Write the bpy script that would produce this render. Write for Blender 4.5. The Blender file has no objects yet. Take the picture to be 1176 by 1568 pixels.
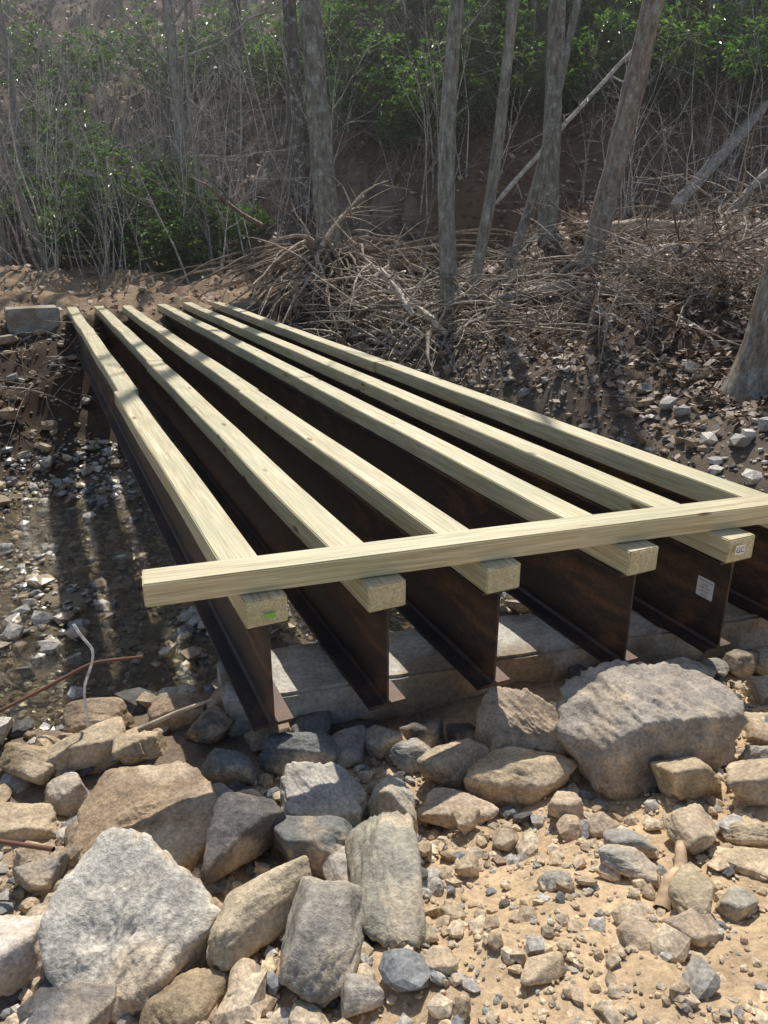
import bpy, bmesh, math, random
import numpy as np
from mathutils import Vector, Matrix
RS=np.random.RandomState
random.seed(3)
C=bpy.context
scene=C.scene
DX=np.array([-.4143,.9101]); PX=np.array([.9101,.4143])   # bridge axis / lateral axis
def sl(s,l): return (DX[0]*s+PX[0]*l, DX[1]*s+PX[1]*l)
def sm(a,b,x):
    t=np.clip((x-a)/(b-a),0,1); return t*t*(3-2*t)
# ---------- numpy value noise
_rs=RS(7); _tab=_rs.rand(4096)
def _h(ix,iy,iz): return _tab[(ix*73856093 ^ iy*19349663 ^ iz*83492791)&4095]
def vn(x,y,z):
    x=np.asarray(x,float);y=np.asarray(y,float);z=np.asarray(z,float)+0*x
    ix=np.floor(x).astype(np.int64);iy=np.floor(y).astype(np.int64);iz=np.floor(z).astype(np.int64)
    fx=x-ix;fy=y-iy;fz=z-iz
    fx=fx*fx*(3-2*fx);fy=fy*fy*(3-2*fy);fz=fz*fz*(3-2*fz)
    r=0
    for a in(0,1):
        for b in(0,1):
            for c in(0,1):
                w=(fx if a else 1-fx)*(fy if b else 1-fy)*(fz if c else 1-fz)
                r=r+w*_h(ix+a,iy+b,iz+c)
    return r*2-1
def fbm(x,y,z,o=4):
    r=0;a=1;s=1
    for i in range(o):
        r=r+a*vn(x*s+i*17.3,y*s+i*5.1,z*s); a*=.5; s*=2.03
    return r
BED=-1.6
# ---------- terrain
def ground(x,y,detail=True):
    x=np.asarray(x,float);y=np.asarray(y,float)
    s=DX[0]*x+DX[1]*y; l=PX[0]*x+PX[1]*y
    w=fbm(x*.35,y*.35,0*x+2,3) if detail else 0*x
    s2=s+.35*w*sm(4,7,s)
    zn=BED+1.46*sm(4.7,3.0,s+.12*w)+.41*sm(2.6,.2,s)
    zf=BED+2.1*sm(10.6,15.3,s2)+.1*np.clip(s-15.5,0,8)
    zb=BED+1.9*sm(3.8,6.3,l+.3*w)+np.clip(.35*np.maximum(0,l-6.3),0,1.6)
    z=np.maximum(np.maximum(zn,zf),zb)
    base=18+4*sm(0,-6,x)
    z=z+.62*np.maximum(0,y-base)
    z=z+.6*np.exp(-((x+1.2)**2+(y-16.8)**2)/1.6)
    if detail:
        far=sm(9,20,y)
        z=z+fbm(x*1.3,y*1.3,0*x,4)*(.05+.13*far+.04*sm(4,8,np.abs(s)))
        z=z+fbm(x*6,y*6,0*x+9,3)*(.026+.02*far)
        z=z+fbm(x*14,y*14,0*x+11,2)*.009*sm(7,4,y)
        z=z+fbm(x*.5,y*.5,0*x+5,3)*.28*sm(5.5,8,l)*sm(4,8,y)
        z=z+fbm(x*.15,y*.15,0*x+4,2)*.9*sm(22,40,y)
    return z
# ---------- mesh accumulators
class Geo:
    def __init__(s,n=4): s.V=[];s.F=[];s.Cc=[];s.M=[];s.k=0;s.n=n
    def add(s,V,F,col=(1,1,1),m=0):
        V=np.asarray(V,float);F=np.asarray(F,np.int64)
        s.V.append(V);s.F.append(F+s.k);s.k+=len(V)
        c=np.asarray(col,float)
        s.Cc.append(np.broadcast_to(c,(len(V),3)))
        s.M.append(np.full(len(F),m,np.int32))
    def build(s,name,mats,smooth=False,parent=None):
        V=np.concatenate(s.V);F=np.concatenate(s.F);K=np.concatenate(s.Cc);M=np.concatenate(s.M)
        me=bpy.data.meshes.new(name)
        me.vertices.add(len(V));me.vertices.foreach_set('co',V.astype(np.float32).ravel())
        n=F.shape[1];me.loops.add(F.size);me.loops.foreach_set('vertex_index',F.astype(np.int32).ravel())
        me.polygons.add(len(F));me.polygons.foreach_set('loop_start',np.arange(0,F.size,n,dtype=np.int32))
        me.polygons.foreach_set('loop_total',np.full(len(F),n,np.int32))
        me.polygons.foreach_set('material_index',M)
        me.polygons.foreach_set('use_smooth',np.full(len(F),smooth))
        me.update(calc_edges=True)
        a=me.color_attributes.new('Col','FLOAT_COLOR','POINT')
        a.data.foreach_set('color',np.c_[K,np.ones(len(K))].astype(np.float32).ravel())
        for m in mats: me.materials.append(m)
        o=bpy.data.objects.new(name,me);C.collection.objects.link(o)
        if parent: o.parent=parent
        return o
def tube(g,P,R,sides=5,col=(1,1,1),m=0):
    P=np.asarray(P,float);R=np.asarray(R,float);n=len(P)
    T=np.gradient(P,axis=0);T/=np.linalg.norm(T,axis=1)[:,None]+1e-9
    ref=np.array([0,0,1.]) if abs(T[:,2]).mean()<.7 else np.array([1.,0,0])
    N=np.cross(T,ref);N/=np.linalg.norm(N,axis=1)[:,None]+1e-9;B=np.cross(T,N)
    a=np.arange(sides)/sides*2*np.pi
    V=P[:,None]+R[:,None,None]*(np.cos(a)[None,:,None]*N[:,None]+np.sin(a)[None,:,None]*B[:,None])
    i=np.arange(n-1)[:,None]*sides;j=np.arange(sides)[None];k=(j+1)%sides
    F=np.stack([i+j,i+k,i+sides+k,i+sides+j],-1).reshape(-1,4)
    g.add(V.reshape(-1,3),F,col,m)
# ---------- materials
def newmat(name):
    m=bpy.data.materials.new(name);m.use_nodes=True;nt=m.node_tree
    return m,nt,nt.nodes,nt.links,nt.nodes['Principled BSDF']
def N(nt,t,**k):
    return nt.nodes.new(t)
def noise(nt,co,scale,detail=6,rough=.6,dist=0):
    n=nt.nodes.new('ShaderNodeTexNoise');n.inputs['Scale'].default_value=scale;n.inputs['Detail'].default_value=detail
    n.inputs['Roughness'].default_value=rough;n.inputs['Distortion'].default_value=dist
    nt.links.new(co,n.inputs['Vector']);return n.outputs['Fac']
def ramp(nt,fac,stops):
    r=nt.nodes.new('ShaderNodeValToRGB');e=r.color_ramp.elements
    while len(e)<len(stops): e.new(.5)
    for i,(p,c) in enumerate(stops):
        e[i].position=p;e[i].color=(c,c,c,1) if not hasattr(c,'__len__') else (*c,1)
    nt.links.new(fac,r.inputs[0]);return r.outputs[0]
def mix(nt,fac,a,b,bt='MIX'):
    m=nt.nodes.new('ShaderNodeMix');m.data_type='RGBA';m.blend_type=bt
    ins=[m.inputs[0],m.inputs[6],m.inputs[7]]
    for s,v in zip(ins,(fac,a,b)):
        if hasattr(v,'links') or hasattr(v,'is_linked'): nt.links.new(v,s)
        else: s.default_value=v if not hasattr(v,'__len__') else (*v,1)
    return m.outputs[2]
def bump(nt,h,strength,dist,prev=None):
    b=nt.nodes.new('ShaderNodeBump');b.inputs['Strength'].default_value=strength;b.inputs['Distance'].default_value=dist
    nt.links.new(h,b.inputs['Height'])
    if prev: nt.links.new(prev,b.inputs['Normal'])
    return b.outputs[0]
def coord(nt,scale=(1,1,1),kind='Object'):
    t=nt.nodes.new('ShaderNodeTexCoord');m=nt.nodes.new('ShaderNodeMapping');m.inputs['Scale'].default_value=scale
    nt.links.new(t.outputs[kind],m.inputs[0]);return m.outputs[0]
def attr(nt):
    a=nt.nodes.new('ShaderNodeVertexColor');a.layer_name='Col';return a.outputs[0]
def mat_col(name,scale,lo,hi,b_s,b_d,rough=.9,spec=.3,aniso=(1,1,1),fine=4,det=5,patch=None,fb=.4):
    m,nt,ns,lk,p=newmat(name);co=coord(nt,aniso)
    n1=noise(nt,co,scale,det,.65);n2=noise(nt,co,scale*fine,det-1,.7)
    c=attr(nt)
    if patch:
        n3=noise(nt,coord(nt),patch[0],4,.6);c=mix(nt,ramp(nt,n3,[(patch[1],0.),(patch[1]+.07,patch[3])]),c,patch[2])
    c=mix(nt,1.,c,ramp(nt,n1,[(.3,lo),(.7,hi)]),'MULTIPLY')
    c=mix(nt,1.,c,ramp(nt,n2,[(.3,.66),(.7,1.3)]),'MULTIPLY')
    lk.new(c,p.inputs['Base Color'])
    b=bump(nt,n1,b_s,b_d);b=bump(nt,n2,b_s,b_d*fb,b);lk.new(b,p.inputs['Normal'])
    p.inputs['Roughness'].default_value=rough;p.inputs['Specular IOR Level'].default_value=spec
    return m
M_rock=mat_col('rock_material',9,(.58,.56,.54),(1.35,1.31,1.25),.6,.022,.7,.45,fine=8,det=6,patch=(4,.53,(.56,.46,.33),.6),fb=.14)
M_stone=mat_col('rubble_material',20,(.65,.65,.65),(1.28,1.25,1.2),.3,.006,.7,.4,det=3)
M_wet=mat_col('wet_stone_material',20,(.6,.6,.6),(1.28,1.25,1.2),.3,.006,.3,.6,det=3)
M_bark=mat_col('bark_material',5,(.42,.43,.42),(1.45,1.45,1.4),1.,.05,.95,.15,(3,3,.8),5,patch=(7,.53,(.52,.54,.49),.7))
M_stick=mat_col('deadwood_material',6,(.6,.6,.6),(1.3,1.3,1.3),.3,.01,.85,.25,det=2)
M_conc=mat_col('concrete_material',5,(.68,.66,.63),(1.2,1.18,1.14),.3,.008,.85,.3,fine=9)
# ground
m,nt,ns,lk,p=newmat('soil_material');M_ground=m
co=coord(nt);n1=noise(nt,co,3,5,.7);n2=noise(nt,co,45,6,.75)
c=mix(nt,1.,attr(nt),ramp(nt,n1,[(.3,(.68,.65,.62)),(.7,(1.25,1.22,1.18))]),'MULTIPLY')
c=mix(nt,1.,c,ramp(nt,n2,[(.3,.6),(.7,1.3)]),'MULTIPLY')
lk.new(c,p.inputs['Base Color']);p.inputs['Roughness'].default_value=.95;p.inputs['Specular IOR Level'].default_value=.2
b=bump(nt,n2,.6,.015);lk.new(b,p.inputs['Normal'])
# wood
def woodmat(name,base,dark):
    m,nt,ns,lk,p=newmat(name)
    oi=nt.nodes.new('ShaderNodeObjectInfo')
    tc=nt.nodes.new('ShaderNodeTexCoord');ad=nt.nodes.new('ShaderNodeVectorMath');ad.operation='ADD'
    cb=nt.nodes.new('ShaderNodeCombineXYZ');mu=nt.nodes.new('ShaderNodeMath');mu.operation='MULTIPLY';mu.inputs[1].default_value=37
    lk.new(oi.outputs['Random'],mu.inputs[0]);lk.new(mu.outputs[0],cb.inputs[0]);lk.new(tc.outputs['Object'],ad.inputs[0]);lk.new(cb.outputs[0],ad.inputs[1])
    def mp(sc):
        q=nt.nodes.new('ShaderNodeMapping');q.inputs['Scale'].default_value=sc;lk.new(ad.outputs[0],q.inputs[0]);return q.outputs[0]
    g1=noise(nt,mp((.5,14,14)),3,4,.6,1.2);g2=noise(nt,mp((1.5,90,90)),2,4,.6);bl=noise(nt,mp((1,2,2)),1.6,4,.6)
    col=mix(nt,ramp(nt,g1,[(.35,0.),(.62,1.)]),dark,base)
    col=mix(nt,ramp(nt,bl,[(.38,0.),(.65,.55)]),col,(.45,.47,.29))
    col=mix(nt,1.,col,ramp(nt,g2,[(.3,.72),(.6,1.08)]),'MULTIPLY')
    v=nt.nodes.new('ShaderNodeTexVoronoi');v.inputs['Scale'].default_value=1;lk.new(mp((2.2,7,7)),v.inputs['Vector'])
    kn=ramp(nt,v.outputs['Distance'],[(.07,1.),(.13,0.)])
    col=mix(nt,kn,col,(.2,.12,.05))
    lk.new(col,p.inputs['Base Color']);p.inputs['Roughness'].default_value=.5;p.inputs['Specular IOR Level'].default_value=.5
    lk.new(bump(nt,g2,.2,.0015,bump(nt,g1,.2,.002)),p.inputs['Normal']);return m
M_wood=woodmat('treated_lumber_material',(.80,.70,.46),(.52,.41,.22))
# steel
m,nt,ns,lk,p=newmat('weathered_steel_material');M_steel=m
co=coord(nt,(.6,2,2));n1=noise(nt,co,2.5,6,.7,.5);n2=noise(nt,coord(nt),60,4,.7)
c=ramp(nt,n1,[(.32,(.022,.024,.033)),(.52,(.060,.042,.034)),(.74,(.24,.12,.062))])
c=mix(nt,1.,c,ramp(nt,n2,[(.3,.7),(.7,1.3)]),'MULTIPLY');lk.new(c,p.inputs['Base Color'])
p.inputs['Metallic'].default_value=.2;lk.new(ramp(nt,n1,[(.3,.34),(.7,.7)]),p.inputs['Roughness']);lk.new(bump(nt,n2,.15,.002),p.inputs['Normal'])
# rebar
m,nt,ns,lk,p=newmat('rusty_rebar_material');M_rebar=m
p.inputs['Base Color'].default_value=(.18,.085,.05,1);p.inputs['Roughness'].default_value=.8
lk.new(bump(nt,noise(nt,coord(nt),90,3),.5,.003),p.inputs['Normal'])
# water
m,nt,ns,lk,p=newmat('stream_water_material');M_water=m;ns.remove(p)
out=[n for n in ns if n.type=='OUTPUT_MATERIAL'][0]
tr=N(nt,'ShaderNodeBsdfTransparent');tr.inputs[0].default_value=(.9,.86,.74,1)
gl=N(nt,'ShaderNodeBsdfGlossy');gl.inputs['Roughness'].default_value=.1
fr=N(nt,'ShaderNodeFresnel');fr.inputs[0].default_value=1.45
mx=N(nt,'ShaderNodeMixShader');lk.new(fr.outputs[0],mx.inputs[0]);lk.new(tr.outputs[0],mx.inputs[1]);lk.new(gl.outputs[0],mx.inputs[2]);lk.new(mx.outputs[0],out.inputs[0])
b=bump(nt,noise(nt,coord(nt),4,3,.6,.6),1.,.1);b=bump(nt,noise(nt,coord(nt),18,3,.6),1.,.045,b);lk.new(b,gl.inputs['Normal']);lk.new(b,fr.inputs['Normal'])
# leaves
m,nt,ns,lk,p=newmat('evergreen_leaf_material');M_leaf=m
out=[n for n in ns if n.type=='OUTPUT_MATERIAL'][0]
lk.new(attr(nt),p.inputs['Base Color']);p.inputs['Roughness'].default_value=.33;p.inputs['Specular IOR Level'].default_value=.9
tl=N(nt,'ShaderNodeBsdfTranslucent');mm=mix(nt,1.,attr(nt),(2.4,2.9,1.2),'MULTIPLY');lk.new(mm,tl.inputs[0])
mx=N(nt,'ShaderNodeMixShader');mx.inputs[0].default_value=.33;lk.new(p.outputs[0],mx.inputs[1]);lk.new(tl.outputs[0],mx.inputs[2]);lk.new(mx.outputs[0],out.inputs[0])
m,nt,ns,lk,p=newmat('leaf_litter_material');M_litter=m
lk.new(attr(nt),p.inputs['Base Color']);p.inputs['Roughness'].default_value=.6
# ---------- ground sheet
nx,ny=440,640
u=np.linspace(-1,1,nx);v=np.linspace(0,1,ny)
gx=np.sinh(4.3*u)/np.sinh(4.3)*90; gy=-5+(np.exp(4.2*v)-1)/(np.exp(4.2)-1)*150
X,Y=np.meshgrid(gx,gy);Z=ground(X,Y)
s_=DX[0]*X+DX[1]*Y;l_=PX[0]*X+PX[1]*Y
def L3(c): return np.array(c,float)
nz=fbm(X*.8,Y*.8,X*0+3,4)
nz2=fbm(X*3,Y*3,X*0+7,3)
col=np.ones(X.shape+(3,))*L3((.62,.47,.30))
def lay(col,mask,c): return col*(1-mask[...,None])+L3(c)*mask[...,None]
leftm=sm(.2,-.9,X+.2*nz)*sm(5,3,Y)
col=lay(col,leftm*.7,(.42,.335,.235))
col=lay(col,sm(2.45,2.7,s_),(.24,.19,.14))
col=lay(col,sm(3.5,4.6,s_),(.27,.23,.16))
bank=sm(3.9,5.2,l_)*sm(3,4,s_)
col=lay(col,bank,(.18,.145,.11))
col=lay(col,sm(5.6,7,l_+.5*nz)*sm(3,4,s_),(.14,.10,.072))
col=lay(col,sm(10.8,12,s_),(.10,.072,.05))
col=lay(col,sm(14.6,15.4,s_)*sm(5.0,4.3,l_+.4*nz)*sm(21.5,20,Y+nz),(.38,.28,.185))
col=lay(col,sm(14.6,15.4,s_)*sm(5.0,4.3,l_+.4*nz)*sm(-.1,.5,nz2)*.7,(.17,.12,.08))  # forest shade dappling painted into the far road colour
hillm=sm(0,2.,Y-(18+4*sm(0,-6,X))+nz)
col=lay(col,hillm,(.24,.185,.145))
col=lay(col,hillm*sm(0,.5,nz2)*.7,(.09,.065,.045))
red=sm(.5,2,X)*sm(16,18,Y+nz)*sm(24,21,Y+nz)
col=lay(col,red*.8,(.17,.10,.062))
i=np.arange(ny-1)[:,None]*nx;j=np.arange(nx-1)[None]
F=np.stack([i+j,i+j+1,i+nx+j+1,i+nx+j],-1).reshape(-1,4)
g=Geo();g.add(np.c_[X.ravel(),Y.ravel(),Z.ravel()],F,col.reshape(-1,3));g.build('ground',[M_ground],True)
# ---------- stream
g=Geo();n=60
S,Lq=np.meshgrid(np.linspace(3.1,13.5,n),np.linspace(-25,5.5,n))
gx2=DX[0]*S+PX[0]*Lq;gy2=DX[1]*S+PX[1]*Lq
i=np.arange(n-1)[:,None]*n;j=np.arange(n-1)[None];F=np.stack([i+j,i+n+j,i+n+j+1,i+j+1],-1).reshape(-1,4)
g.add(np.c_[gx2.ravel(),gy2.ravel(),np.full(n*n,BED+.07)],F);g.build('stream_water',[M_water],True)
# ---------- rocks
def ico(sub):
    bm=bmesh.new();bmesh.ops.create_icosphere(bm,subdivisions=sub,radius=1)
    V=np.array([v.co[:] for v in bm.verts]);F=np.array([[v.index for v in f.verts] for f in bm.faces]);bm.free();return V,F
ICO={k:ico(k) for k in(1,2,4,5,6)}
def star(V,Nn,D,p):
    q=np.maximum(0,V@Nn.T/D[None])**p
    return q.sum(1)**(-1/p)
def rough(V,seed,r,nz):
    nrm=V/np.linalg.norm(V,axis=1)[:,None]
    V=V+nrm*(fbm(V[:,0]*2.0+seed,V[:,1]*2.0,V[:,2]*2.0,6)*nz)[:,None]
    a=r.randn(3);a/=np.linalg.norm(a);W=V+a*(V@a)[:,None]*3
    rd=1-np.abs(fbm(W[:,0]*2+seed*3,W[:,1]*2,W[:,2]*2,4))
    return V+nrm*((rd-.7)*nz*1.1)[:,None]
def rockshape(sub,seed,planes=11,dlo=.55,dhi=.92,nz=.07):
    V,F=ICO[sub];V=V.copy();r=RS(seed)
    Nn=r.randn(planes,3);Nn/=np.linalg.norm(Nn,axis=1)[:,None]
    Nn=np.vstack([Nn,np.vstack([np.eye(3),-np.eye(3)])+r.randn(6,3)*.25]);Nn/=np.linalg.norm(Nn,axis=1)[:,None]
    D=np.r_[r.uniform(dlo,dhi,planes),r.uniform(.75,1.0,6)]
    V=V*star(V,Nn,D,20 if sub>2 else 40)[:,None]
    if nz: V=rough(V,seed,r,nz)
    ext=V.max(0)-V.min(0);V=(V-(V.max(0)+V.min(0))/2)/ext
    return V,F
def hullrock(pts,seed,nz=.03,p=26):
    bm=bmesh.new()
    for q in pts: bm.verts.new(q)
    bmesh.ops.convex_hull(bm,input=bm.verts[:]);bm.normal_update()
    c=np.mean(pts,axis=0);NN=[];DD=[]
    for f in bm.faces:
        n=np.array(f.normal[:]);d=n@(np.array(f.verts[0].co[:])-c)
        if d<0:n=-n;d=-d
        NN.append(n);DD.append(max(d,.02))
    bm.free();NN=np.array(NN);DD=np.array(DD)
    key=np.round(np.c_[NN,DD],2);_,ix=np.unique(key,axis=0,return_index=True)
    V,F=ICO[6];V=V*star(V,NN[ix],DD[ix],p)[:,None]
    r=RS(seed);V=rough(V/.3,seed,r,nz/.3)*.3
    return V+c,F
def rotz(a): return np.array([[math.cos(a),-math.sin(a),0],[math.sin(a),math.cos(a),0],[0,0,1]])
def rotx(a): return np.array([[1,0,0],[0,math.cos(a),-math.sin(a)],[0,math.sin(a),math.cos(a)]])
G_=(.43,.405,.36);T_=(.55,.45,.32);D_=(.12,.113,.108);B_=(.225,.232,.235);L_=(.62,.58,.51);W_=(.42,.32,.215)
def rockcol(V,c,k):
    rr=RS(k+5);cc=np.array(c)*rr.uniform(.8,1.12)*np.array([1,rr.uniform(.96,1.02),rr.uniform(.88,1.02)])
    dust=sm(.0,.6,fbm(V[:,0]*6+k,V[:,1]*6,V[:,2]*6,3)+.05)[:,None]
    return cc[None]*(1-dust*.5)+np.array([(.56,.44,.30)])*dust*.5
heroes=[((1.03,2.48,.03),[(-.37,-.02,.12),(-.30,.20,.20),(-.05,.26,.26),(.20,.24,.24),(.38,.12,.24),(.39,-.06,.20),(.20,-.12,.24),(-.05,-.14,.23),(-.22,-.18,.12),(-.25,-.2,-.02),(.0,-.24,-.12),(.16,-.22,-.2),(.25,-.02,-.2),(.1,.15,-.24),(-.2,.1,-.2),(-.1,-.15,-.22)],(.46,.41,.34)),
 ((-.72,1.60,.03),[(-.26,-.02,.10),(-.16,.22,.20),(.0,.20,.20),(.10,.12,.18),(.27,.02,.08),(.13,-.16,.04),(.05,-.22,-.03),(-.08,-.24,.0),(-.2,-.16,.02),(-.24,.0,-.15),(.1,.2,-.15),(.25,.02,-.12),(.0,-.25,-.15),(-.15,-.2,-.15)],L_),
 ((.60,2.66,-.03),[(-.22,.0,.12),(-.14,.14,.2),(.02,.14,.19),(.18,.05,.1),(.25,-.05,.0),(.1,-.15,.06),(-.12,-.14,.12),(-.2,-.12,-.1),(.2,-.12,-.14),(.2,.12,-.1),(-.2,.12,-.1)],T_),
 ((-.24,2.29,-.02),[(-.17,.02,.06),(-.14,.12,.11),(.08,.12,.11),(.17,.05,.07),(.17,-.08,.05),(.02,-.14,.07),(-.12,-.1,.07),(-.15,-.1,-.1),(.15,-.12,-.1),(.15,.12,-.1),(-.15,.12,-.1)],L_),
 ((-.86,2.16,-.03),[(-.28,-.02,.03),(-.2,.2,.1),(.05,.24,.12),(.2,.14,.13),(.28,-.08,.09),(.2,-.22,.05),(-.05,-.2,.06),(-.22,-.14,.0),(-.25,.1,-.12),(.25,.15,-.12),(.22,-.2,-.12),(-.2,-.2,-.12)],W_)]
for k,(loc,pts,c) in enumerate(heroes):
    V,F=hullrock(pts,900+k,.02,40);g=Geo(3);g.add(V,F,rockcol(V,c,900+k));ob=g.build('boulder',[M_rock],True)
    ob.location=(loc[0],loc[1],float(ground(loc[0],loc[1]))+loc[2]+.05)
rocks=[(.0,1.74,.22,.5,.22,.08,G_,.8,.04),(-.50,2.01,.33,.28,.26,.5,D_,.65,.02),(-.24,2.02,.32,.24,.22,-.6,B_,.6,.02),
(-.36,1.64,.36,.17,.2,.8,T_,.75,.05),(-.17,1.52,.23,.33,.22,-.25,G_,.7,.03),(-1.1,1.57,.26,.3,.24,0,L_,.65,0),(-.8,1.36,.2,.14,.1,0,B_,.65,0),
(.05,2.25,.25,.2,.2,-.6,L_,.8,.02),(.27,2.24,.30,.16,.1,-.1,T_,.65,.02),(.29,2.50,.30,.17,.17,.7,T_,.75,.03),(.53,2.40,.42,.24,.18,-.1,T_,.7,.03),
(1.32,2.12,.28,.2,.17,-.1,T_,.7,.02),(1.1,2.22,.22,.2,.18,.2,T_,.65,.02),(-.01,2.69,.18,.14,.13,.2,G_,.65,.02),(.18,2.74,.18,.15,.15,.4,D_,.65,.0),(.14,2.57,.24,.14,.13,-.2,G_,.65,.02),
(-.175,2.63,.22,.15,.14,.2,G_,.6,.02),(-.36,2.56,.32,.17,.17,.1,B_,.6,.03),(-.62,2.47,.24,.16,.14,-.4,B_,.65,.02),(1.17,3.12,.23,.18,.14,.1,B_,.6,.02),(1.39,3.06,.24,.2,.16,.4,G_,.7,.02),
(.97,3.08,.2,.14,.13,-.6,D_,.6,.02),(1.0,1.92,.16,.17,.12,.4,T_,.65,.01),(1.185,1.92,.17,.12,.08,0,T_,.65,.01),(1.13,1.79,.24,.13,.08,-.3,T_,.65,.01),(1.76,2.9,.2,.15,.13,.1,T_,.65,.02),
(-.51,1.65,.17,.2,.18,.2,W_,.65,.01),(-.13,1.87,.13,.2,.14,.5,G_,.65,.02),(-1.24,2.58,.32,.2,.16,.4,T_,.6,.02),(-1.44,2.52,.27,.2,.15,-.3,W_,.6,.02),
(-1.34,2.2,.24,.17,.13,.3,T_,.6,.01),(-1.24,2.37,.17,.15,.12,.9,G_,.65,.01),(-1.15,1.93,.17,.13,.11,.2,B_,.65,.01),(.79,1.9,.14,.12,.09,.2,G_,.65,.01),(.76,1.79,.19,.11,.07,-.3,G_,.6,.01),
(.69,1.48,.13,.1,.05,0,T_,.65,0),(.84,1.51,.15,.1,.06,.3,T_,.65,0),(.2,1.67,.07,.07,.06,.5,T_,.65,.01),(.1,1.55,.09,.07,.06,.2,T_,.65,.01),(.645,2.16,.13,.11,.09,.3,T_,.65,.02),
(1.93,3.25,.2,.17,.14,.3,G_,.65,.02),(1.78,3.25,.17,.14,.13,-.3,D_,.65,.02),(1.63,3.24,.18,.14,.12,.2,G_,.65,.01),(.87,1.62,.12,.2,.09,-.2,T_,.65,.01),(.76,2.07,.12,.1,.08,.1,T_,.65,.01),
(.3,2.14,.1,.08,.07,.3,T_,.65,.01),(-.06,1.36,.11,.09,.08,.3,G_,.65,.01),(.145,1.42,.09,.08,.06,.1,T_,.65,0),(.4,1.38,.13,.08,.05,.2,T_,.65,0),(1.0,1.61,.12,.09,.07,.3,G_,.65,0),
(-.52,1.40,.24,.2,.13,.1,W_,.65,0),(-.37,1.43,.1,.12,.1,.3,T_,.65,.01),(-1.31,2.88,.3,.18,.14,.1,W_,.65,.02),(-.32,2.76,.2,.15,.13,.4,B_,.65,.0),(-.1,2.78,.16,.12,.1,.4,D_,.65,.0),(.36,2.76,.18,.12,.1,.1,D_,.65,.0),
(.86,2.78,.2,.17,.14,.6,W_,.65,.01),(-.75,2.75,.22,.17,.14,.6,D_,.65,.02),(-1.0,2.58,.22,.16,.13,.2,T_,.65,.02),(-.62,2.25,.18,.14,.12,.2,G_,.65,.01),(-.05,2.08,.12,.12,.1,.2,G_,.65,.01),(-.95,2.92,.26,.2,.15,.2,W_,.65,.02),(-.5,2.70,.2,.14,.12,.1,W_,.65,.01),(-.72,2.92,.2,.18,.16,.5,W_,.65,.04),
(1.45,2.35,.16,.12,.1,.3,G_,.65,.01),(1.55,2.6,.13,.1,.08,.1,T_,.65,.01),(.42,2.05,.11,.08,.06,.6,T_,.65,.01),(.52,1.75,.09,.07,.05,.2,G_,.65,.01),(.28,1.9,.1,.07,.06,.9,T_,.65,.01),(1.3,1.6,.16,.1,.07,.2,T_,.65,.01)]
for k,(x,y,w,d,h,yaw,c,ang,lift) in enumerate(rocks):
    big=max(w,d)>.3
    V,F=rockshape(5 if max(w,d)>.15 else 4,100+k,9,ang,.95,.055)
    V=V@rotx(RS(k).uniform(-.25,.25)).T
    V=V*np.array([w,d,h])*1.04
    V=V@rotz(yaw).T
    z0=float(ground(x,y))
    o_=Geo(3);o_.add(V,F,rockcol(V,c,k))
    ob=o_.build('boulder' if big else 'rock',[M_rock],True);ob.location=(x,y,z0+h*.22+lift)
SH1=[rockshape(1,s,6,.5,.9,0) for s in range(16)]
SH2=[rockshape(2,s+40,9,.5,.9,.05) for s in range(16)]
def scatter(name,n,seed,posf,smin,smax,cols,pw=2.5,sub=1,sink=.2,flat=.7,mat=None):
    r=RS(seed);g=Geo(3)
    x,y=posf(r,n);z=ground(x,y)
    SZ=smin*(1-r.rand(len(x)))**(-1/pw);SZ=np.minimum(SZ,smax)
    SH=SH1 if sub==1 else SH2
    for a in range(len(x)):
        V,F=SH[r.randint(16)];q=SZ[a]
        Rm=rotz(r.uniform(0,6.3))@rotx(r.uniform(-.5,.5))
        V=(V*np.array([q*r.uniform(.8,1.4),q,q*r.uniform(.45,flat+.15)]))@Rm.T+np.array([x[a],y[a],z[a]+q*sink])
        g.add(V,F,np.array(cols[r.randint(len(cols))])*r.uniform(.75,1.2))
    return g.build(name,[mat or M_stone])
def rect_xy(x0,x1,y0,y1,dens=None):
    def f(r,n):
        x=r.uniform(x0,x1,n);y=r.uniform(y0,y1,n)
        if dens is not None:
            k=r.rand(n)<dens(x,y);x=x[k];y=y[k]
        return x,y
    return f
def rect_sl(s0,s1,l0,l1,dens=None):
    def f(r,n):
        s=r.uniform(s0,s1,n);l=r.uniform(l0,l1,n);x=DX[0]*s+PX[0]*l;y=DX[1]*s+PX[1]*l
        if dens is not None:
            k=r.rand(n)<dens(s,l);x=x[k];y=y[k]
        return x,y
    return f
front=lambda x,y:(DX[0]*x+DX[1]*y)+.14*((PX[0]*x+PX[1]*y)-.66)
near=lambda x,y:np.where(front(x,y)<2.5,1,.0)
S_=(.60,.47,.31)
scatter('gravel',19000,1,rect_xy(-2.2,2.6,.9,3.8,near),.009,.055,[T_,T_,W_,G_,S_,S_],2.0,sink=.12)
leftd=lambda x,y:near(x,y)*(.2+.8*sm(.35,-.3,x)+.6*sm(1.9,2.6,y))
scatter('rubble_stones',3000,2,rect_xy(-2.2,2.8,.9,3.8,leftd),.035,.14,[T_,W_,G_,B_,T_,D_,W_],2.5,2)
scatter('stream_gravel',14000,3,rect_sl(3.3,12.2,-5.5,4.2),.035,.18,[G_,G_,L_,B_,W_,T_,L_],2.3,sink=.2,mat=M_wet)
scatter('bank_rubble',7500,4,rect_sl(2.9,12.0,3.9,8.2,lambda s,l:.08+.92*sm(7.2,5.4,l)),.025,.2,[L_,G_,G_,W_,W_,D_],2.0,1,sink=.1)
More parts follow.
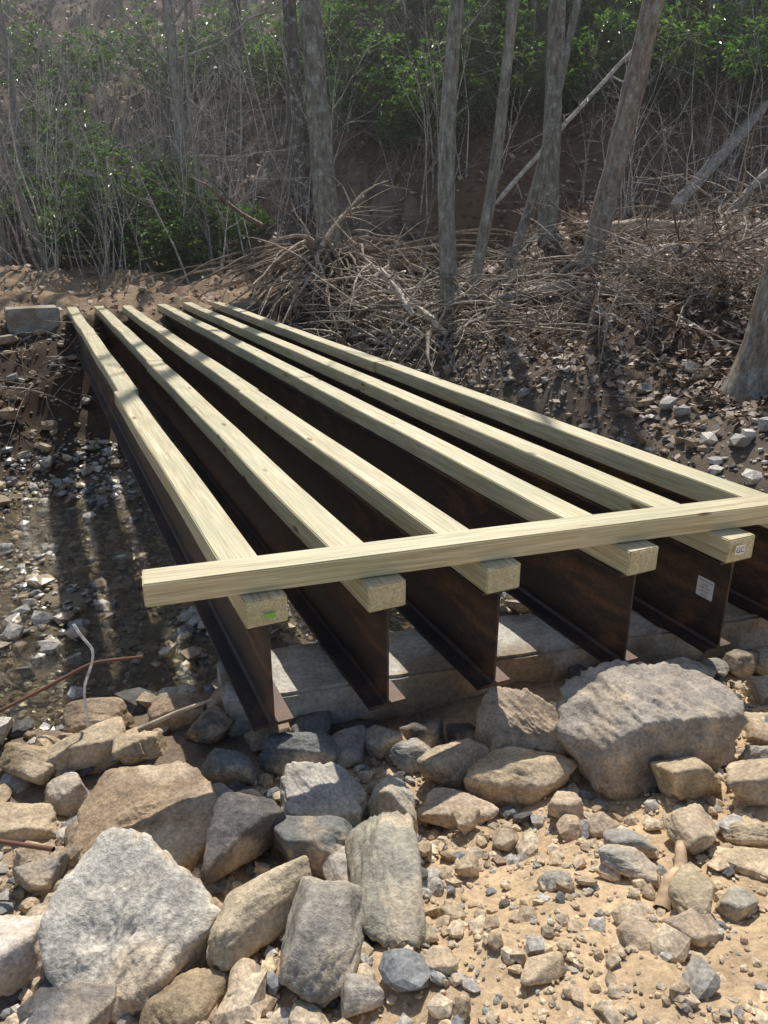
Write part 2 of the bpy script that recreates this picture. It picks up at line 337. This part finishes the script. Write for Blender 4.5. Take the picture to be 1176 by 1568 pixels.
scatter('shore_stones',1300,5,rect_sl(10.8,15.3,-5,.6),.04,.3,[W_,D_,G_,W_],2.3,1)
scatter('abutment_riprap',420,6,rect_sl(2.75,4.6,-2.5,.35),.05,.25,[W_,G_,D_],2.3,2)
scatter('roadside_stones',700,8,rect_sl(15.3,20,-6,5),.03,.2,[T_,W_,W_],2.2,1)
# ---------- bridge
def boxmesh(name,mat,Lx,Wy,Hz,nseg=1,bev=.006,warp=0,seed=0):
    bm=bmesh.new();bmesh.ops.create_cube(bm,size=1)
    for v in bm.verts: v.co=Vector((v.co.x*Lx,v.co.y*Wy,v.co.z*Hz))
    if nseg>1:
        ed=[e for e in bm.edges if abs(e.verts[0].co.x-e.verts[1].co.x)>Lx*.5]
        bmesh.ops.subdivide_edges(bm,edges=ed,cuts=nseg-1,use_grid_fill=True)
    if bev:
        ed=[e for e in bm.edges if e.calc_face_angle(0)>1.2]
        bmesh.ops.bevel(bm,geom=ed,offset=bev,segments=2,affect='EDGES')
    if warp:
        for v in bm.verts:
            v.co.y+=warp*math.sin(v.co.x*1.1+seed)+warp*.4*math.sin(v.co.x*2.9+seed*2);v.co.z+=warp*.25*math.sin(v.co.x*1.7+seed*3)
    me=bpy.data.meshes.new(name);bm.to_mesh(me);bm.free();me.materials.append(mat)
    o=bpy.data.objects.new(name,me);C.collection.objects.link(o);return o
YAW=math.atan2(DX[1],DX[0])
def place(o,s,l,z,yaw=YAW):
    x,y=sl(s,l);o.location=(x,y,z);o.rotation_euler=(0,0,yaw)
def empty(name):
    e=bpy.data.objects.new(name,None);C.collection.objects.link(e);return e
def ibeam(Lb,w=.17,d=.478,tf=.015,tw=.011):
    a=w/2;b=tw/2;h=d/2;r=.012
    pr=[(-a,-h),(a,-h),(a,-h+tf),(b+r,-h+tf),(b,-h+tf+r),(b,h-tf-r),(b+r,h-tf),(a,h-tf),(a,h),(-a,h),(-a,h-tf),(-b-r,h-tf),(-b,h-tf-r),(-b,-h+tf+r),(-b-r,-h+tf),(-a,-h+tf)]
    bm=bmesh.new();n=len(pr)
    A=[bm.verts.new((-Lb/2,y,z)) for y,z in pr];B=[bm.verts.new((Lb/2,y,z)) for y,z in pr]
    for k in range(n): bm.faces.new((A[k],A[(k+1)%n],B[(k+1)%n],B[k]))
    bm.faces.new(A[::-1]);bm.faces.new(B);bmesh.ops.recalc_face_normals(bm,faces=bm.faces)
    me=bpy.data.meshes.new('steel_i_beam');bm.to_mesh(me);bm.free();me.materials.append(M_steel)
    o=bpy.data.objects.new('steel_i_beam',me);C.collection.objects.link(o);return o
Ls=[.656,1.136,1.629,2.276,2.781,3.33]
rb=RS(12)
TT=.115;ZT=.65
for k,l in enumerate(Ls):
    s0=2.535-.15*(l-.66)+rb.uniform(-.015,.015); s1=15.3+rb.uniform(-.1,.1)
    o=ibeam(s1-s0);place(o,(s0+s1)/2,l,ZT-TT-.002-.478/2)
    e=empty('lumber_runner')
    cuts=[s0-.03]+[s0+4.9+rb.uniform(-1.2,1.2),s0+9.2+rb.uniform(-.8,.8)]+[s1]
    for q in range(3):
        a,b=cuts[q]+.003,cuts[q+1]
        t=boxmesh('board',M_wood,b-a,.165,TT,24,.005,.006,k*3+q)
        place(t,(a+b)/2,l+rb.uniform(-.018,.018),ZT-TT/2,YAW+rb.uniform(-.003,.003));t.parent=e
# cross timber
a=np.array(sl(2.605,.221));d=np.array(sl(-.345,2.804));d/=np.linalg.norm(d);nrm_=np.array([-d[1],d[0]])
Lc=3.75;cc=a+d*Lc/2+nrm_*.07
o=boxmesh('lumber_cross_timber',M_wood,Lc,.14,.095,20,.005,.003,1);o.location=(cc[0],cc[1],ZT+.003+.0475);o.rotation_euler=(0,0,math.atan2(d[1],d[0]))
# concrete
def conc(name,cx,cy,zc,Lx,Wy,Hz,yaw,seed,amp=.02,base=(.45,.42,.37)):
    bm=bmesh.new();bmesh.ops.create_cube(bm,size=1)
    for v in bm.verts: v.co=Vector((v.co.x*Lx,v.co.y*Wy,v.co.z*Hz))
    bmesh.ops.bevel(bm,geom=bm.edges[:],offset=.015,segments=2,affect='EDGES')
    for ax,LL in((0,Lx),(1,Wy),(2,Hz)):
        cnt=max(2,int(LL/.04))
        for q in range(1,cnt):
            pc=[0,0,0];pc[ax]=-LL/2+LL*q/cnt;pn=[0,0,0];pn[ax]=1
            bmesh.ops.bisect_plane(bm,geom=bm.verts[:]+bm.edges[:]+bm.faces[:],plane_co=pc,plane_no=pn)
    V=np.array([v.co[:] for v in bm.verts]);nn=fbm(V[:,0]*4+seed,V[:,1]*4,V[:,2]*4,5)*amp
    for v,q in zip(bm.verts,nn): v.co+=Vector((q*.5,q if v.co.y>0 else -q,(q if v.co.z>0 else -q)*.35))
    me=bpy.data.meshes.new(name);bm.to_mesh(me);bm.free()
    dm=sm(-.2,.45,fbm(V[:,0]*3.5+seed,V[:,1]*3.5,V[:,2]*3.5+3,5))[:,None]
    ca=me.color_attributes.new('Col','FLOAT_COLOR','POINT');kk=np.ones((len(V),4));kk[:,:3]=np.array([base])*(1-dm*.85)+np.array([(.30,.235,.16)])*dm*.85;ca.data.foreach_set('color',kk.astype(np.float32).ravel())
    me.materials.append(M_conc)
    o=bpy.data.objects.new(name,me);C.collection.objects.link(o);o.location=(cx,cy,zc);o.rotation_euler=(0,0,yaw);return o
NA=empty('concrete_abutment')
x,y=sl(2.70,2.58);conc('seat',x,y,-.557,4.1,.42,1.2,YAW-math.pi/2-.14,1,.03,(.52,.50,.45)).parent=NA
FA=empty('concrete_abutment')
x,y=sl(15.1,2.1);conc('seat',x,y,-.6,4.6,.5,1.28,YAW-math.pi/2,2).parent=FA
x,y=sl(14.95,.0);conc('wing_wall',x,y,.2,.85,.5,1.0,YAW-math.pi/2+.1,3).parent=FA
x,y=sl(14.95,4.3);conc('wing_wall_low',x,y,.16,1.5,.4,1.0,YAW-math.pi/2,4).parent=FA
x,y=sl(14.5,.35);conc('footing',x,y,-.5,1.0,.6,1.2,YAW-math.pi/2+.1,5).parent=FA
# labels
def flat(name,w,h,col,loc,rot,z=0):
    m,nt,ns,lk,p=newmat(name+'_material');p.inputs['Base Color'].default_value=(*col,1);p.inputs['Roughness'].default_value=.4
    bm=bmesh.new();bmesh.ops.create_cube(bm,size=1)
    for v in bm.verts: v.co=Vector((v.co.x*w,v.co.y*h,v.co.z*.001))
    bmesh.ops.bevel(bm,geom=[e for e in bm.edges if abs(e.verts[0].co.z-e.verts[1].co.z)>.0005],offset=.003,segments=3,affect='EDGES')
    me=bpy.data.meshes.new(name);bm.to_mesh(me);bm.free();me.materials.append(m)
    o=bpy.data.objects.new(name,me);C.collection.objects.link(o);o.location=loc;o.rotation_euler=rot;return o
mk,nt,ns,lk,p=newmat('label_ink_material');p.inputs['Base Color'].default_value=(.02,.02,.02,1)
def text(parent,s,size,x,y):
    cu=bpy.data.curves.new('print','FONT');cu.body=s;cu.size=size;cu.align_x='CENTER';cu.align_y='CENTER';cu.materials.append(mk)
    o=bpy.data.objects.new('print',cu);C.collection.objects.link(o);o.parent=parent;o.location=(x,y,.0012)
endrot=(math.pi/2,0,YAW-math.pi/2)
l5=Ls[4];s5=2.535-.15*(l5-.66)-.05
x,y=sl(s5,l5-.03);e=flat('lumber_tag',.06,.045,(.8,.8,.78),(x,y,ZT-TT/2+.01),endrot);text(e,'GC',.035,0,0)
l1=Ls[0];x,y=sl(2.535-.05,l1);flat('green_tag',.045,.022,(.25,.6,.08),(x,y,ZT-TT/2-.01),endrot)
x,y=sl(2.34,l5-.0075);e=flat('shipping_label',.10,.10,(.8,.8,.8),(x,y,.33),(math.pi/2,0,YAW+math.pi))
for q in range(5): text(e,['MADE IN USA','||||||||||','W18  40FT','LOT 2417','|||| ||||'][q],.014,0,.036-.018*q)
# ---------- trees
def branch(g,r,p0,d0,L,r0,depth,sides,col,m=0,up=.25,wig=.18,nsub=5):
    n=7 if depth>0 else 5
    P=[np.array(p0)];d=np.array(d0,float);st=L/(n-1)
    for q in range(n-1):
        d=d+r.randn(3)*wig+np.array([0,0,up*.35]);d/=np.linalg.norm(d);P.append(P[-1]+d*st)
    P=np.array(P);R=r0*(1-.82*np.linspace(0,1,n))
    tube(g,P,R,sides,col,m)
    if depth>0:
        for q in range(nsub):
            t=r.uniform(.25,.95);k=t*(n-1);i0=int(k);pp=P[i0]+(P[min(i0+1,n-1)]-P[i0])*(k-i0)
            dd=(P[min(i0+1,n-1)]-P[max(i0-1,0)]);dd/=np.linalg.norm(dd);dd=dd+r.randn(3)*.65;dd/=np.linalg.norm(dd)
            branch(g,r,pp,dd,L*r.uniform(.35,.6),max(r0*(1-.8*t)*.6,.0035),depth-1,max(3,sides-1),col,m,up,wig,nsub)
def tree(g,r,h,r0,lean,col,nb=6,start=.4,depth=2,roots=6,bl=.22,curv=.03,sides=14,m=0,nsub=3):
    n=40;t=np.linspace(0,1,n);P=np.zeros((n,3))
    ph=r.uniform(0,6,4)
    P[:,0]=lean[0]*h*t+curv*h*(np.sin(t*5+ph[0])-math.sin(ph[0]))*.5+curv*.25*h*(np.sin(t*14+ph[2])-math.sin(ph[2]))*.3
    P[:,1]=lean[1]*h*t+curv*h*(np.sin(t*4+ph[1])-math.sin(ph[1]))*.5
    P[:,2]=h*t-.25
    R=(r0*(1-.72*t)+r0*.5*np.exp(-(t*h)/.28))*(1+.05*r.randn(n))
    tube(g,P,R,sides,col,m)
    for q in range(nb):
        tt=r.uniform(start,.98);k=tt*(n-1);i0=int(k);pp=P[i0]+(P[min(i0+1,n-1)]-P[i0])*(k-i0)
        a=r.uniform(0,6.28);dd=np.array([math.cos(a),math.sin(a),r.uniform(.3,1.1)]);dd/=np.linalg.norm(dd)
        branch(g,r,pp,dd,h*bl*r.uniform(.5,1.1)*(1.2-tt*.6),R[i0]*.38,depth,5,col,m,nsub=nsub)
    for q in range(roots):
        a=q/roots*6.28+r.uniform(-.3,.3);L=r0*r.uniform(3,5);pts=[]
        for w in np.linspace(0,1,6): pts.append([math.cos(a+w*.4)*(r0*.6+L*w),math.sin(a+w*.4)*(r0*.6+L*w),.28*(1-w)**2*r0*4-.3*w])
        tube(g,pts,r0*.4*(1-.8*np.linspace(0,1,6)),6,np.array(col)*.8,m)
BK=(.33,.31,.275);BKL=(.42,.39,.34);BKD=(.19,.165,.145)
def mktree(name,x,y,*a,seed=0,**k):
    g=Geo();tree(g,RS(seed),*a,**k);o=g.build(name,[M_bark],True);o.location=(x,y,float(ground(x,y)));return o
mktree('bare_tree',-1.15,17,16,.27,(-.03,.0),BK,seed=1,curv=.01,roots=9)
mktree('bare_tree',-2.1,21.5,17,.22,(-.02,.0),BKD,seed=2,curv=.012)
mktree('bare_tree',1.2,13.8,13,.165,(.02,.02),BKL,seed=3,curv=.03,start=.25)
mktree('bare_tree',1.5,13.9,12,.11,(.05,.02),BKL,seed=4,curv=.035,start=.25)
mktree('bare_tree',3.33,16.4,15,.2,(.0,.0),BK,seed=5,curv=.012,roots=8)
mktree('bare_tree',3.63,14.05,15,.20,(.09,.0),(.42,.35,.29),seed=6,curv=.02,roots=6)
mktree('bare_tree',3.98,8.0,14,.28,(.10,.02),(.42,.35,.28),seed=7,curv=.01,roots=0)
mktree('bare_tree',9.2,23,15,.22,(.0,.0),BKD,seed=8,curv=.015)
mktree('bare_tree',-6.3,26,16,.17,(-.04,.0),BKD,seed=9,curv=.015)
mktree('bare_tree',-4.6,26.5,16,.2,(.0,.0),BKD,seed=10,curv=.015)
mktree('bare_tree',-9.5,20,12,.12,(-.12,.0),BK,seed=21,curv=.02)
mktree('bare_tree',-8.2,19.5,12,.10,(-.2,.0),BK,seed=22,curv=.03)
mktree('bare_tree',-4.4,20.5,10,.07,(-.05,.0),BKL,seed=23,curv=.04)
mktree('bare_tree',2.2,15.0,12,.09,(.16,.1),BK,seed=24,curv=.05)
# distant forest
DF=empty('distant_forest')
base=[]
for q in range(5):
    g=Geo();tree(g,RS(50+q),RS(q).uniform(12,17),RS(q).uniform(.09,.19),(RS(q).uniform(-.05,.05),0),[BK,BKD,BKL,BK,BKL][q],nb=9,start=.1,depth=1,roots=0,bl=.2,curv=.02,sides=7,nsub=4)
    o=g.build('forest_tree',[M_bark],True);base.append(o);o.parent=DF
rf=RS(77)
for q in range(110):
    yy=rf.uniform(23,70);xx=rf.uniform(-.6,.6)*yy
    if q<5:o=base[q]
    else:
        o=bpy.data.objects.new('forest_tree',base[rf.randint(5)].data);C.collection.objects.link(o);o.parent=DF
    o.location=(xx,yy,float(ground(xx,yy))-.2);o.rotation_euler=(rf.uniform(-.06,.06),rf.uniform(-.06,.06),rf.uniform(0,6.3));sc=rf.uniform(.6,1.1);o.scale=(sc,sc,sc)
# bare shrubs (thin stems)
def shrub(seed,ns,hh,col,spread=1.0,nsub=4):
    g=Geo();r=RS(seed)
    for q in range(ns):
        a=r.uniform(0,6.28);k=r.uniform(.05,.5);p0=np.array([r.randn()*spread,r.randn()*spread*.6,-.25])
        branch(g,r,p0,(math.cos(a)*k,math.sin(a)*k,1),hh*r.uniform(.4,1.1),r.uniform(.014,.034),2,4,np.array(col)*r.uniform(.6,1.3),0,.12,.1,nsub)
    return g
SB=[shrub(300+q,16,4.4,(.54,.50,.45),1.0).build('bare_shrub',[M_stick],True) for q in range(3)]
spots=[(-6.5,18.5),(-9,19),(-11.5,20),(-8,23),(-4.6,19.5),(-12,24),(-5.5,23),(-2.8,20),(1.5,19.5),(5.5,18.5),(7.5,19),(9.5,20),(-3,25),(4,24),(12,24),(-9,27),(0,27),(-7.3,20.5),(-10,21.5),(-13.5,22),(-3.8,22.5),(-6.5,25.5),(-10.5,24),(-8.8,21.8),(-14,26),(-11.8,28),(-5,29),(7,27),(2,30),(11,30)]
for q,(x,y) in enumerate(spots):
    o=SB[q] if q<3 else bpy.data.objects.new('bare_shrub',SB[q%3].data)
    if q>=3: C.collection.objects.link(o)
    o.location=(x,y,float(ground(x,y)));o.rotation_euler=(0,0,q*1.7);sc=(.7+.5*((q*37)%10)/10)*(1.25 if y>24 else 1);o.scale=(sc,sc,sc)
# rhododendrons
def leafgeo(g,r,P,size,cols,nl=8,m=1):
    n=len(P)
    for q in range(nl):
        a=r.uniform(0,6.28,n);dr=r.uniform(-.5,.45,n);L=size*r.uniform(.7,1.25,n);W=L*.19
        d=np.stack([np.cos(a)*np.cos(dr),np.sin(a)*np.cos(dr),np.sin(dr)],1)
        sd=np.stack([-np.sin(a),np.cos(a),r.uniform(-.5,.5,n)],1)
        b=P+d*.01;mid=P+d*L[:,None]*.5+np.array([0,0,.012]);tip=P+d*L[:,None]-np.array([0,0,1.])*L[:,None]*.15
        V=np.stack([b,mid+sd*W[:,None],tip,mid-sd*W[:,None]],1).reshape(-1,3)
        F=np.arange(4*n).reshape(-1,4)
        c=np.array(cols)[r.randint(len(cols),size=n)]*r.uniform(.7,1.35,(n,1))
        g.add(V,F,np.repeat(c,4,0),m)
def rhodo(seed,rad,hh,ncl,size=.15):
    g=Geo();r=RS(seed);lob=[(r.randn(3)*np.array([.5,.4,.25])*rad+np.array([0,0,hh*.55]),rad*r.uniform(.35,.6)) for q in range(9)]
    P=[]
    for q in range(ncl):
        c,rr=lob[r.randint(9)];d=r.randn(3);d/=np.linalg.norm(d);P.append(c+d*rr*r.uniform(.6,1.1)*np.array([1,1,.8]))
    P=np.array(P);P[:,2]=np.maximum(P[:,2],.1)
    leafgeo(g,r,P,size,[(.045,.095,.03),(.07,.125,.035),(.035,.07,.025),(.11,.15,.06)],7)
    for q in range(18):
        t=P[r.randint(len(P))];w=np.linspace(0,1,6)[:,None];p0=np.array([r.randn()*.2,r.randn()*.2,-.2]);mid=(p0+t)/2+r.randn(3)*.2
        tube(g,(1-w)**2*p0+2*w*(1-w)*mid+w*w*t,.02*(1-.7*w[:,0]),4,(.22,.18,.13),0)
    return g
RB=[rhodo(400+q,1.5,2.2,700).build('rhododendron_bush',[M_stick,M_leaf]) for q in range(4)]
bs=[(.2,22,1),(1.6,22.5,1.1),(.9,21.3,.8),(2.6,23.5,1.1),(-.6,23,.9),(4.2,22.5,1),(5.8,22.5,1.1),(7.2,22,1),(8.6,22.5,1.2),(10.3,23,1.2),(6.5,24.5,1.2),(9,25.5,1.3),(11.5,25,1.2),(-5.4,20,.9),(-6.6,20.4,.95),(-4.2,21.4,.7),(-10,26,1),(-7.5,30,1.2),(3.5,26,1.2),(13,24,1.2),(1,26,1.1),(-7.8,20.2,.9),(5,25.5,1.3),(-1.5,26.5,1.1),(8,28,1.4),(12,28,1.4),(3.2,21.8,.8),(-12.5,23,1.),(2.5,25,1.2),(-.3,24.6,1.1),(6,27,1.3),(10.5,26.5,1.3),(-9.6,22.5,.9),(-3.2,28,1.1),(-6,23.5,.8),(-8.5,24.5,.9),(-12,29,1.3),(-5.5,31,1.3),(0,29,1.3),(4.5,29,1.3)]
for q,(x,y,sc) in enumerate(bs):
    o=RB[q] if q<4 else bpy.data.objects.new('rhododendron_bush',RB[q%4].data)
    if q>=4: C.collection.objects.link(o)
    o.location=(x,y,float(ground(x,y)));o.rotation_euler=(0,0,q*2.1);o.scale=(sc,sc,sc*1.05)
# leaf litter
r=RS(9);n=40000
yy=7+50*r.rand(n)**1.8;xx=r.uniform(-.65,.65,n)*yy;lq=PX[0]*xx+PX[1]*yy;sq=DX[0]*xx+DX[1]*yy
k=(lq>6.2+r.randn(n)*.5)|(yy>20+r.randn(n)*.6)|((sq>15.6)&(r.rand(n)<.25));xx=xx[k];yy=yy[k];n=len(xx);zz=ground(xx,yy)+.03
a=r.uniform(0,6.28,n);q=r.uniform(.03,.07,n)*(.8+.03*yy);d1=np.stack([np.cos(a)*q,np.sin(a)*q,r.uniform(-.5,.7,n)*q],1);d2=np.stack([-np.sin(a)*q*.6,np.cos(a)*q*.6,r.uniform(-.5,.7,n)*q],1)
P=np.stack([xx,yy,zz+.02],1);V=np.stack([P-d1,P+d2,P+d1,P-d2],1).reshape(-1,3)
c=np.array([(.42,.31,.22),(.3,.21,.15),(.48,.39,.30),(.2,.14,.1)])[r.randint(4,size=n)]
g=Geo();g.add(V,np.arange(4*n).reshape(-1,4),np.repeat(c,4,0));g.build('leaf_litter',[M_litter])
# brush piles
def pile(name,x,y,n,rx,ry,h,L,seed,rmax=.03,col=(.44,.38,.31),vert=.25,ns=3,sub=1):
    g=Geo();r=RS(seed)
    for q in range(n):
        px=x+r.randn()*rx*.6;py=y+r.randn()*ry*.6;pz=float(ground(px,py))+abs(r.randn())*h*.5
        a=r.uniform(0,6.28)
        d=(math.cos(a),math.sin(a),r.randn()*vert)
        branch(g,r,(px,py,pz),d,L*r.uniform(.3,1.2),r.uniform(.006,rmax)*(1 if r.rand()>.1 else 1.5),sub,4,np.array(col)*r.uniform(.45,1.45),0,-.12,.13,ns)
    return g
g=pile('root_wad',-1.0,15.6,80,1.1,.9,1.2,1.8,31,.045,(.42,.34,.26),.8)
r=RS(131)
for q in range(75):
    a=r.uniform(-2.8,.4);L=r.uniform(1.2,3.8);w=np.linspace(0,1,9)
    x0,y0=-1.15+.3*math.cos(a),16.9+.3*math.sin(a)
    xs=x0+math.cos(a)*L*w+.15*np.sin(w*7+q);ys=y0+math.sin(a)*L*w+.15*np.cos(w*6+q*2)
    zs=ground(xs,ys,False)+.12+.8*np.sin(w*2.6)*r.rand()+.3*(1-w)
    tube(g,np.c_[xs,ys,zs],r.uniform(.015,.065)*(1-.75*w),6,np.array((.40,.31,.23))*r.uniform(.4,1.4))
g.build('root_wad',[M_stick],True)
BR=(.42,.35,.28)
for a in [(-.1,14.0,120,.9,1.0,.9,2.0,32,.045,(.46,.39,.31),.4),(.9,12.6,90,.8,.9,.6,1.8,33,.035,(.46,.39,.31),.4),(3.4,10.8,120,1.0,.7,.9,1.8,34,.016,BR,.5,5),(4.4,10.4,110,1.0,.7,.9,1.8,35,.016,BR,.5,5),
          (2.3,12.0,80,1.0,.8,.7,1.6,36,.022,BR),(-7.4,12.4,60,.5,.8,.7,1.2,37,.015,(.36,.3,.24),.5),(-5.6,12.2,45,.7,.8,.3,1.3,42,.015,(.36,.3,.24),.5),(5.4,10.8,80,1.,.8,.8,1.8,38,.016,BR,.5,4),(5.5,14.2,80,1.6,.8,.6,1.6,39,.02,BR,.4,4),(3.2,14.6,70,1.,.8,.6,1.6,40,.02,BR),(4.3,8.9,45,.8,.6,.3,1.1,43,.012,BR,.3,3)]:
    pile('brush_pile',*a).build('brush_pile',[M_stick],True)
def log(name,a,b,r0,r1,seed,col=(.5,.43,.35),stubs=4,za=None,zb=None):
    g=Geo();r=RS(seed)
    a=np.array([a[0],a[1],float(ground(*a))+r0*.9+.05 if za is None else za]);b=np.array([b[0],b[1],float(ground(*b))+r1*.9+.05 if zb is None else zb]);w=np.linspace(0,1,16)[:,None]
    P=a+(b-a)*w+np.cumsum(r.randn(16,3)*.012,0)
    R=r0+(r1-r0)*w[:,0];R[0]*=.6;R[-1]*=.5
    P=np.vstack([P[0]-(P[1]-P[0])*.02,P,P[-1]+(P[-1]-P[-2])*.02]);R=np.r_[.001,R,.001]
    tube(g,P,R,10,col)
    for q in range(stubs):
        p=P[r.randint(3,15)];d=r.randn(3);branch(g,r,p,d/np.linalg.norm(d),.8*r.rand()+.2,.03,1,5,col,0,.1,.1,2)
    return g.build(name,[M_stick],True)
log('fallen_log',(6.5,18.3),(10.2,22.5),.15,.13,1,(.5,.45,.4),zb=5.2)
log('fallen_log',(4.3,15.4),(6.1,15.4),.17,.15,2,(.6,.48,.35),zb=2.05)
log('fallen_log',(4.3,12.6),(5.7,12.9),.09,.07,3,(.66,.6,.54),zb=1.75)
log('fallen_log',(1.7,13.2),(3.1,13.0),.11,.1,4,(.42,.36,.29))
log('fallen_log',(2.6,19),(6.2,20),.06,.04,5,(.6,.55,.48),zb=6.3)
log('fallen_log',(6.9,16.8),(8.6,17.4),.09,.07,8,(.45,.4,.33),zb=3.6)
log('driftwood',(.1,13.2),(1.0,12.1),.06,.045,6,(.65,.57,.47),za=1.05,zb=.35)
log('driftwood',(-.1,13.4),(.5,12.4),.055,.045,7,(.65,.57,.47),za=1.35,zb=.65)
def rod(name,pts,r,mat,col=(1,1,1),taper=0):
    g=Geo();P=np.array(pts,float);t=np.linspace(0,len(P)-1,30);Q=np.stack([np.interp(t,range(len(P)),P[:,k]) for k in range(3)],1)
    for _ in range(3): Q[1:-1]=(Q[:-2]+2*Q[1:-1]+Q[2:])/4
    tube(g,Q,r*(1-taper*np.linspace(0,1,30)),8,col);return g.build(name,[mat],True)
rod('driftwood',[(.80,1.62,.12),(.85,1.70,.15),(.90,1.75,.14),(.94,1.86,.13)],.028,M_stick,(.5,.36,.23),.4)
rod('driftwood',[(-1.0,2.55,.05),(-.85,2.60,.1),(-.72,2.66,.12)],.012,M_stick,(.5,.42,.3),.5)
# rebar
rod('rusty_rebar',[(-1.72,2.6,.03),(-1.5,2.75,.09),(-1.3,2.9,.15),(-1.1,2.98,.13)],.008,M_rebar)
rod('rusty_rebar',[(-1.3,1.95,.06),(-1.05,1.86,.11)],.008,M_rebar)
rod('metal_stake',[(-1.28,2.72,-.08),(-1.285,2.74,.12),(-1.235,2.76,.24),(-1.225,2.76,.30),(-1.27,2.76,.37),(-1.29,2.76,.42)],.006,M_stick,(.7,.7,.68))
# ---------- thin haze volume, added to approximate sun glare and lift far shade
m=bpy.data.materials.new('air_haze_material');m.use_nodes=True;nt=m.node_tree;nt.nodes.clear()
o_=nt.nodes.new('ShaderNodeOutputMaterial');vs=nt.nodes.new('ShaderNodeVolumeScatter');vs.inputs['Density'].default_value=.0042;vs.inputs['Anisotropy'].default_value=.5
nt.links.new(vs.outputs[0],o_.inputs['Volume'])
bm=bmesh.new();bmesh.ops.create_cube(bm,size=1);me=bpy.data.meshes.new('air_haze');bm.to_mesh(me);bm.free();me.materials.append(m)
o=bpy.data.objects.new('air_haze',me);C.collection.objects.link(o);o.scale=(120,75,44);o.location=(0,49.5,18)
# ---------- light, world, camera
az=math.radians(3);el=math.radians(53)
sd=Vector((math.sin(az)*math.cos(el),math.cos(az)*math.cos(el),math.sin(el)))
L=bpy.data.lights.new('sun','SUN');L.energy=5;L.angle=math.radians(.5);L.color=(1,.95,.87)
lo=bpy.data.objects.new('sun',L);C.collection.objects.link(lo);lo.rotation_euler=sd.to_track_quat('Z','Y').to_euler()
w=bpy.data.worlds.new('World');scene.world=w;w.use_nodes=True;nt=w.node_tree
sk=nt.nodes.new('ShaderNodeTexSky');sk.sky_type='NISHITA';sk.sun_disc=False;sk.sun_elevation=el;sk.sun_rotation=az
nt.links.new(sk.outputs[0],nt.nodes['Background'].inputs[0]);nt.nodes['Background'].inputs[1].default_value=.11
cam=bpy.data.cameras.new('camera');co=bpy.data.objects.new('camera',cam);C.collection.objects.link(co);scene.camera=co
cam.sensor_fit='VERTICAL';cam.sensor_height=36;cam.lens=36*1150/1568;cam.clip_end=500
co.location=(0,0,1.95);co.rotation_euler=(math.radians(90-20.5),0,0)
scene.view_settings.view_transform='Standard'
scene.view_settings.look='None'
scene.view_settings.exposure=0
